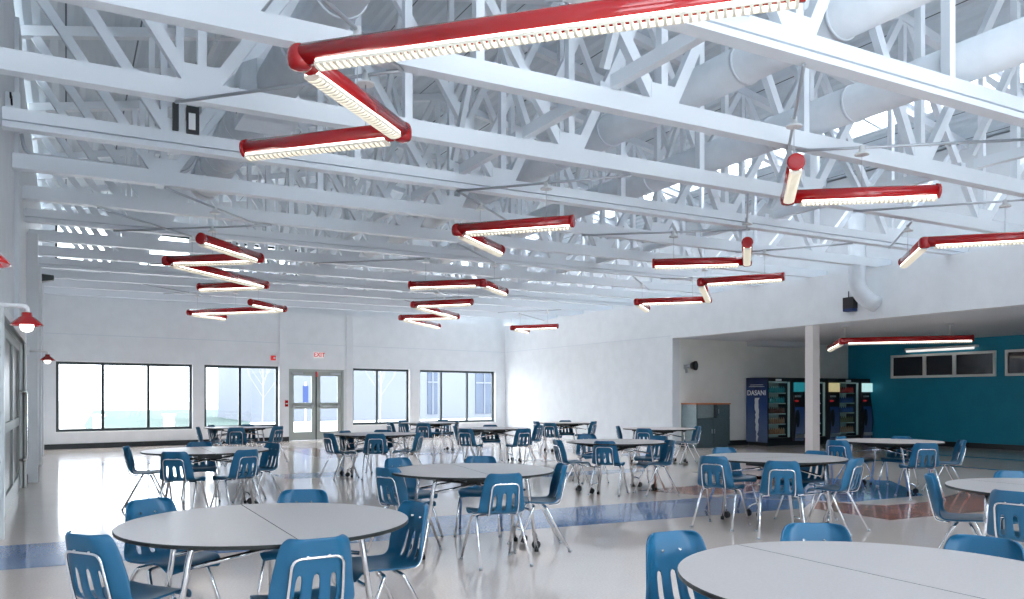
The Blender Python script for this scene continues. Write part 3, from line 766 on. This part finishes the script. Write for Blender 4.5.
def vending(x, which, where, screen, drinks):
    w, dp, h, y0 = 1.45, .82, 1.965, 16.90
    t = empty('vending_machine', (x + w / 2, y0 + dp / 2, 0), 0, '%s tall black glass-front drink vending machine, %s' % (which, where), 'vending machine', 'drink vending machines')
    # body with a hollow lit cabinet behind the glass
    gx0, gx1, gz0, gz1 = x + .05, x + .94, .22, 1.86
    mb = MB()
    mb.box(x, x + .045, y0, y0 + dp, .10, h).box(gx1 + .02, x + w, y0 + .02, y0 + dp, .10, h).box(x + .045, gx1 + .02, y0 + .02, y0 + dp, .10, gz0).box(x + .045, gx1 + .02, y0 + .02, y0 + dp, gz1, h)
    mb.box(x + .045, gx1 + .02, y0 + .5, y0 + dp, gz0, gz1); mb.build('cabinet', 'vend', t)
    MB().box(x + .05, x + w - .05, y0 + .06, y0 + dp - .02, 0, .10).build('plinth', 'base', t)
    MB().box(gx0, gx1, y0 + .485, y0 + .499, gz0, gz1).build('back_panel', 'shelf', t)
    MB().box(gx0 + .03, gx1 - .1, y0 + .05, y0 + .09, gz1 - .05, gz1 - .01).build('cabinet_lamp', 'vglow', t)
    MB().box(gx1 - .07, gx1, y0 + .04, y0 + .07, gz0 + .02, gz1 - .02).build('light_column', 'vglow', t)
    MB().box(gx0 + .28, gx0 + .50, y0 - .004, y0 + .01, gz1 + .005, gz1 + .065).build('price_plate', 'paper', t)
    for k in range(5):
        z = .30 + k * .30
        MB().box(gx0, gx1 - .11, y0 + .10, y0 + .48, z, z + .03).build('shelf', 'shelf', t)
        for j in range(9):
            b = bpy.data.objects.new('bottle', bottle_mesh(drinks[k])); COL.objects.link(b); b.location = (gx0 + .045 + j * .088, y0 + .15, z + .0305)
            tag(b, '%s bottle %s, %s shelf of the %s vending machine' % (drinks[k][0], PLACE[j], SHELF[k], which), 'bottle', '%s shelf bottles in the %s vending machine' % (SHELF[k], which))
    g = MB(); g.poly([(gx0, y0 + .03, gz0), (gx1, y0 + .03, gz0), (gx1, y0 + .03, gz1), (gx0, y0 + .03, gz1)]); g.build('glass_front', 'glass', t)
    MB().box(gx1 - .02, gx1 + .03, y0 - .03, y0 + .02, .98, 1.20).build('door_latch', 'black', t)
    # control column: screen, keypad, curved chute graphic
    px0, px1 = gx1 + .05, x + w - .03
    def arc(z): return .06 + .05 * math.sin((z - .15) / 1.8 * PI * 1.7)
    mb = MB().use('vend'); n = 18
    zs = [.13 + (1.90 - .13) * i / n for i in range(n + 1)]
    fr = [(y0 - arc(z)) for z in zs]
    for i in range(n):
        mb.hexa([(px0, fr[i], zs[i]), (px1, fr[i], zs[i]), (px1, y0 + .03, zs[i]), (px0, y0 + .03, zs[i]), (px0, fr[i + 1], zs[i + 1]), (px1, fr[i + 1], zs[i + 1]), (px1, y0 + .03, zs[i + 1]), (px0, y0 + .03, zs[i + 1])])
    pn = mb.build('control_panel', None, t)
    mb = MB().use('graphic')
    for i in range(0, 10):
        mb.poly([(px0 + .03, fr[i] - .004, zs[i]), (px1 - .03, fr[i] - .004, zs[i]), (px1 - .03, fr[i + 1] - .004, zs[i + 1]), (px0 + .03, fr[i + 1] - .004, zs[i + 1])])
    mb.build('graphic_panel', None, pn)
    yy = min(fr) - .006
    MB().box(px0 + .03, px1 - .03, y0 - .12, y0 - .02, 1.56, 1.83).build('display', screen, pn)
    MB().box(px0 + .08, px0 + .22, y0 - .13, y0 - .02, 1.40, 1.45).build('card_slot', 'dull', pn)
    MB().box(px0 + .06, px0 + .13, y0 - .13, y0 - .02, 1.27, 1.31).build('red_button', 'signred', pn)
    mb = MB(); q = [(px0 + .10 + .07 * math.cos(a), .78 + .26 * math.sin(a)) for a in [2 * PI * k / 20 for k in range(20)]]
    v = [mb.bm.verts.new((a, y0 - .125, b)) for a, b in q]; v2 = [mb.bm.verts.new((a, y0 - .02, b)) for a, b in q]
    mb.face(v)
    for k in range(20): mb.face([v[k], v[(k + 1) % 20], v2[(k + 1) % 20], v2[k]])
    mb.build('delivery_port', 'black', pn)
    MB().box(px0 + .04, px1 - .04, y0 - .13, y0 - .02, .22, .32).build('coin_return', 'dull', pn)
    return t, x, y0, dp, h
M['scr1'] = mat('screen_cyan', (.01, .10, .13), .3, emit=(.03, .35, .42), estr=.25)
M['scr2'] = mat('screen_yellow', (.35, .33, .22), .3, emit=(.7, .6, .3), estr=.3)
M['scr3'] = mat('screen_pale', (.2, .3, .3), .3, emit=(.5, .8, .8), estr=.5)
CY = ('teal', (.03, .30, .34)); BL = ('blue', (.04, .12, .34)); BR = ('brown', (.16, .07, .05)); RD = ('red', (.5, .04, .03)); OR = ('tan', (.36, .24, .14)); GN = ('olive', (.12, .16, .08))
VX = 17.56
v1 = vending(VX, 'leftmost', 'with the lettered blue side', 'scr1', [OR, OR, BR, CY, CY])
v2 = vending(VX + 1.48, 'middle', 'half behind the column', 'scr2', [CY, BL, CY, CY, CY])
v3 = vending(VX + 2.96, 'rightmost', 'beside the teal wall', 'scr3', [OR, GN, BL, BL, RD])
tv, x, y0, dp, h = v1
sp = MB().box(x - .012, x - .001, y0, y0 + dp, .10, h).build('side_graphic', 'graphic', tv)
rotm = Matrix.Rotation(-PI / 2, 4, 'Z') @ Matrix.Rotation(PI / 2, 4, 'X')
off = Vector((x - .016 - tv.location.x, y0 + dp / 2 - tv.location.y, 0))
text_mesh('DASANI', .205, 'paper', sp, Matrix.Translation(off + Vector((0, 0, 1.52))) @ rotm)
for z, w in ((1.75, .5), (1.70, .6)): MB().box(x - .016, x - .012, y0 + dp / 2 - w / 2, y0 + dp / 2 + w / 2, z, z + .012).build('print_line', 'paper', sp)
mb = MB(); random.seed(3); zz = [.12 + i * .07 for i in range(19)]; pr = None
for i, z in enumerate(zz):                                # jagged stream of water under the lettering
    w = .03 + .045 * (i / 18) + random.uniform(-.012, .02); c = y0 + dp * .48 + random.uniform(-.02, .02)
    cur = (mb.bm.verts.new((x - .015, c - w, z)), mb.bm.verts.new((x - .015, c + w, z)))
    if pr: mb.face([pr[0], pr[1], cur[1], cur[0]])
    pr = cur
mb.build('splash_graphic', 'paper', sp)
mb = MB().box(x - .015, x - .013, y0 + .30, y0 + .5, 1.62, 1.94); mb.build('blue_swirl', 'banner', sp)

# windows in the teal wall
def teal_window(n, y0, y1, cuts):
    mb = MB(); X0, X1 = XT - .05, XT + .01; z0, z1 = 1.967, 2.663; fr = .07
    mb.box(X0, X1, y0, y0 + fr, z0, z1).box(X0, X1, y1 - fr, y1, z0, z1).box(X0, X1, y0 + fr, y1 - fr, z0, z0 + fr).box(X0, X1, y0 + fr, y1 - fr, z1 - fr, z1)
    for c in cuts: mb.box(X0, X1, c - .05, c + .05, z0 + fr, z1 - fr)
    o = struct(mb, 'window_%d' % n, 'greywall')
    MB().box(XT - .012, XT - .002, y0 + fr, y1 - fr, z0 + fr, z1 - fr).build('pane', 'darkglass', o)
teal_window(40, 13.0, 16.18, (14.17, 15.08)); teal_window(41, 9.6, 12.75, (11.66, 10.64))

# ------------------------------------------------------------------ small fittings
def wmat(x): return Matrix.Translation(Vector((x, yf(x), 0)))
t = empty('exit_sign', (7.22, yf(7.22) - .01, 2.77), ang, 'small white exit sign with red letters above the exit doors', 'exit sign')
LB().box(-.17, .17, -.05, .01, -.10, .10).build('sign_body', 'signwhite', t)
text_mesh('EXIT', .19, 'signred', t, Matrix.Translation((0, -.054, 0)) @ Matrix.Rotation(PI / 2, 4, 'X'))
t = empty('fire_alarm', (5.70, yf(5.70), 2.63), ang, 'small red fire alarm strobe high on the end wall', 'fire alarm')
LB().box(-.07, .07, -.06, .0, -.07, .07).build('alarm_box', 'signred', t); LB().box(-.005, .045, -.085, -.06, -.03, .03).build('strobe_lens', 'white', t)
t = empty('pull_station', (6.12, yf(6.12) - .05, 1.20), ang, 'small red fire alarm pull station beside the exit doors', 'fire alarm')
LB().box(-.05, .05, -.04, .0, -.10, .10).build('station_box', 'redp', t); LB().box(-.035, .035, -.055, -.04, -.02, .01).build('pull_bar', 'white', t)
t = empty('wall_loudspeaker', (15.0, YA1, 2.27), 0, 'round black loudspeaker on a swivel bracket on the grey wall', 'loudspeaker')
t.location = (14.98, YA1 - 0, 2.25)
X = t.location.x
t.location.x = 15.30
LB().box(-.10, -.02, -.07, 0, -.06, .06).build('wall_box', 'dull', t)
LB().tube([(-.06, -.05, -.02), (-.06, -.09, -.16)], .035, 10).build('stem', 'dull', t)
LB().tube([(-.06, -.10, .0), (.02, -.24, .03)], .045, 14).build('swivel', 'dull', t)
LB().tube([(.0, -.20, .03), (.05, -.30, .03), (.07, -.34, .03)], [.08, .13, .13], 20).build('horn', 'black', t)
t = empty('wireless_unit', (XR - .06, 11.83, 3.38), 0, 'small black and blue wireless box with two antennas on the header wall', 'wireless box')
LB().box(-.09, .06, -.13, .13, -.08, .16).build('case', 'black', t); LB().box(-.10, .06, -.12, .12, -.14, -.08).build('blue_base', 'banner', t)
for q in (-.08, .05): LB().tube([(0, q, .16), (0, q, .30)], .012, 6).build('antenna', 'black', t)
t = empty('wall_speaker', (XL + .2, 20.6, 4.0), 0, 'small dark wedge speaker high in the far left corner', 'loudspeaker')
LB().hexa([(-.20, -.16, -.10), (.14, -.10, -.02), (.14, .14, -.02), (-.20, .16, -.10), (-.20, -.16, .10), (.14, -.10, .08), (.14, .14, .08), (-.20, .16, .10)]).build('speaker_case', 'dark', t, bevel=.02)
LB().tube([(-.2, 0, 0), (-.16, 0, .08)], .03, 8).build('bracket', 'dull', t)
t = empty('control_box', (1.12, 9.62, 4.47), 0, 'black wall control box with a white card hanging on a truss at upper left', 'control box')
LB().box(-.10, -.04, -.08, .02, -.14, .16).build('handset', 'black', t); LB().box(.04, .17, -.08, .02, -.16, .14).build('case', 'black', t)
LB().box(.06, .13, -.085, -.08, -.12, .06).build('card', 'white', t)
t = empty('junction_box', (-.41, 10.35, 4.60), 0, 'small grey junction box with a looping black cable on the upper left wall', 'junction box')
LB().box(-.16, -.02, -.10, .10, -.09, .09).build('box_case', 'steel2', t)
LB().tube(fillet([(-.1, -.10, -.05), (-.1, -.22, .02), (-.1, -.30, -.05), (-.1, -.36, .0)], .06), .01, 6).build('cable', 'black', t)
# conduit run at upper left
t = empty('conduit_run', (0, 10.4, ZC + .25), 0, 'grey conduit bending along the lower chord at upper left', 'conduit')
MB().tube(fillet([(XL + .1, 11.41, ZC + .45), (XL + .14, 11.41, ZC + .22), (1.4, 11.41, ZC + .22), (1.55, 11.41, ZC + .5), (1.55, 11.41, ZC + 1.5)], .15), .022, 8).build('conduit_pipe', 'dull', t)

# ------------------------------------------------------------------ outside
struct(MB().box(-90, 120, 28.6, 260, -.30, -.12), 'floor_outside', 'concrete')
struct(MB().box(-60, XL - 2.2, -40, 28.6, -.30, -.12), 'floor_outside_left', 'concrete')
mb = MB(); mb.poly([(.75, 36, -.11), (6.9, 36, -.11), (9.6, 50, -.11), (17.7, 92, .05), (2.4, 92, .05), (.86, 50, -.11)])
struct(mb, 'trim_60', 'grass')
t = empty('neighbour_building', (28, 52, -.1), 0, 'pale bluish building with tall windows outside beyond the end windows', 'building')
bx0 = 12.2; by0 = 50.0; bs = .17
def bp(s, o=0): return (bx0 + s * math.cos(bs), by0 + s * math.sin(bs) + o)
mb = MB(); a, b = bp(-2.67), bp(60)
mb.hexa([(a[0], a[1], -.1), (b[0], b[1], -.1), (b[0], b[1] + 12, -.1), (a[0], a[1] + 12, -.1), (a[0], a[1], 9), (b[0], b[1], 9), (b[0], b[1] + 12, 9), (a[0], a[1] + 12, 9)])
mb.build('facade', 'ext', t)
for s, w in ((10.0, .8), (14.4, 1.5), (20.5, 1.5), (26, 1.5)):
    a, b = bp(s - w / 2, -.05), bp(s + w / 2, -.05)
    wm = MB(); wm.hexa([(a[0], a[1], .2), (b[0], b[1], .2), (b[0], b[1] + .1, .2), (a[0], a[1] + .1, .2), (a[0], a[1], 3.2), (b[0], b[1], 3.2), (b[0], b[1] + .1, 3.2), (a[0], a[1] + .1, 3.2)])
    wo = wm.build('facade_window', 'extwin', t)
    c = bp(s, -.08); d = bp(s, -.08)
    MB().box(c[0] - .05, c[0] + .05, c[1] - .02, c[1] + .02, .2, 3.2).box(a[0], b[0], min(a[1], b[1]) - .04, min(a[1], b[1]) , 2.35, 2.45).build('mullion', 'ext', wo)
def tree(x, y, h, lab, seed):
    random.seed(seed); t = empty('bare_tree', (x, y, -.12), 0, lab, 'tree', 'bare young trees outside')
    MB().tube([(x, y, -.12), (x + .05, y, h * .35), (x, y, h * .95)], [.035, .025, .01], 8).build('trunk', 'bark', t)
    mb = MB()
    for k in range(16):
        z = h * (.28 + .04 * k); a = k * 2.4; L = h * .32 * (1 - k / 22)
        p1 = Vector((x + math.cos(a) * L * .5, y + math.sin(a) * L * .5, z + L * .7)); p2 = Vector((x + math.cos(a) * L * .75, y + math.sin(a) * L * .75, z + L * 1.5))
        mb.tube([(x, y, z), p1, p2], [.014, .009, .004], 5)
        mb.tube([p1, p1 + Vector((math.cos(a + 1) * L * .4, math.sin(a + 1) * L * .4, L * .6))], [.007, .003], 5)
    mb.build('branches', 'bark', t)
tree(8.45, 41, 4.5, 'thin bare young tree outside the second end window', 1)
tree(14.86, 42, 5.0, 'spreading pale bare tree outside the third end window', 2)
def pier(x, y, h, lab):
    t = MB().box(x - .22, x + .22, y - .22, y + .22, -.12, h).box(x - .27, x + .27, y - .27, y + .27, h, h + .08).build('gate_pier', 'concrete'); tag(t, lab, 'pier', 'pale piers outside')
pier(1.27, 40.5, .55, 'pale square pier outside the left pane of the first end window')
pier(4.16, 40.5, .55, 'pale square pier outside the right pane of the first end window')
t = empty('banner_post', (11.35, 44, -.12), 0, 'small blue and white banner on a post outside the left exit door', 'banner')
MB().tube([(11.35, 44, -.12), (11.35, 44, 2.2)], .04, 6).build('post', 'white', t); MB().box(11.2, 11.5, 43.95, 43.99, 1.1, 2.0).build('banner_cloth', 'banner', t)
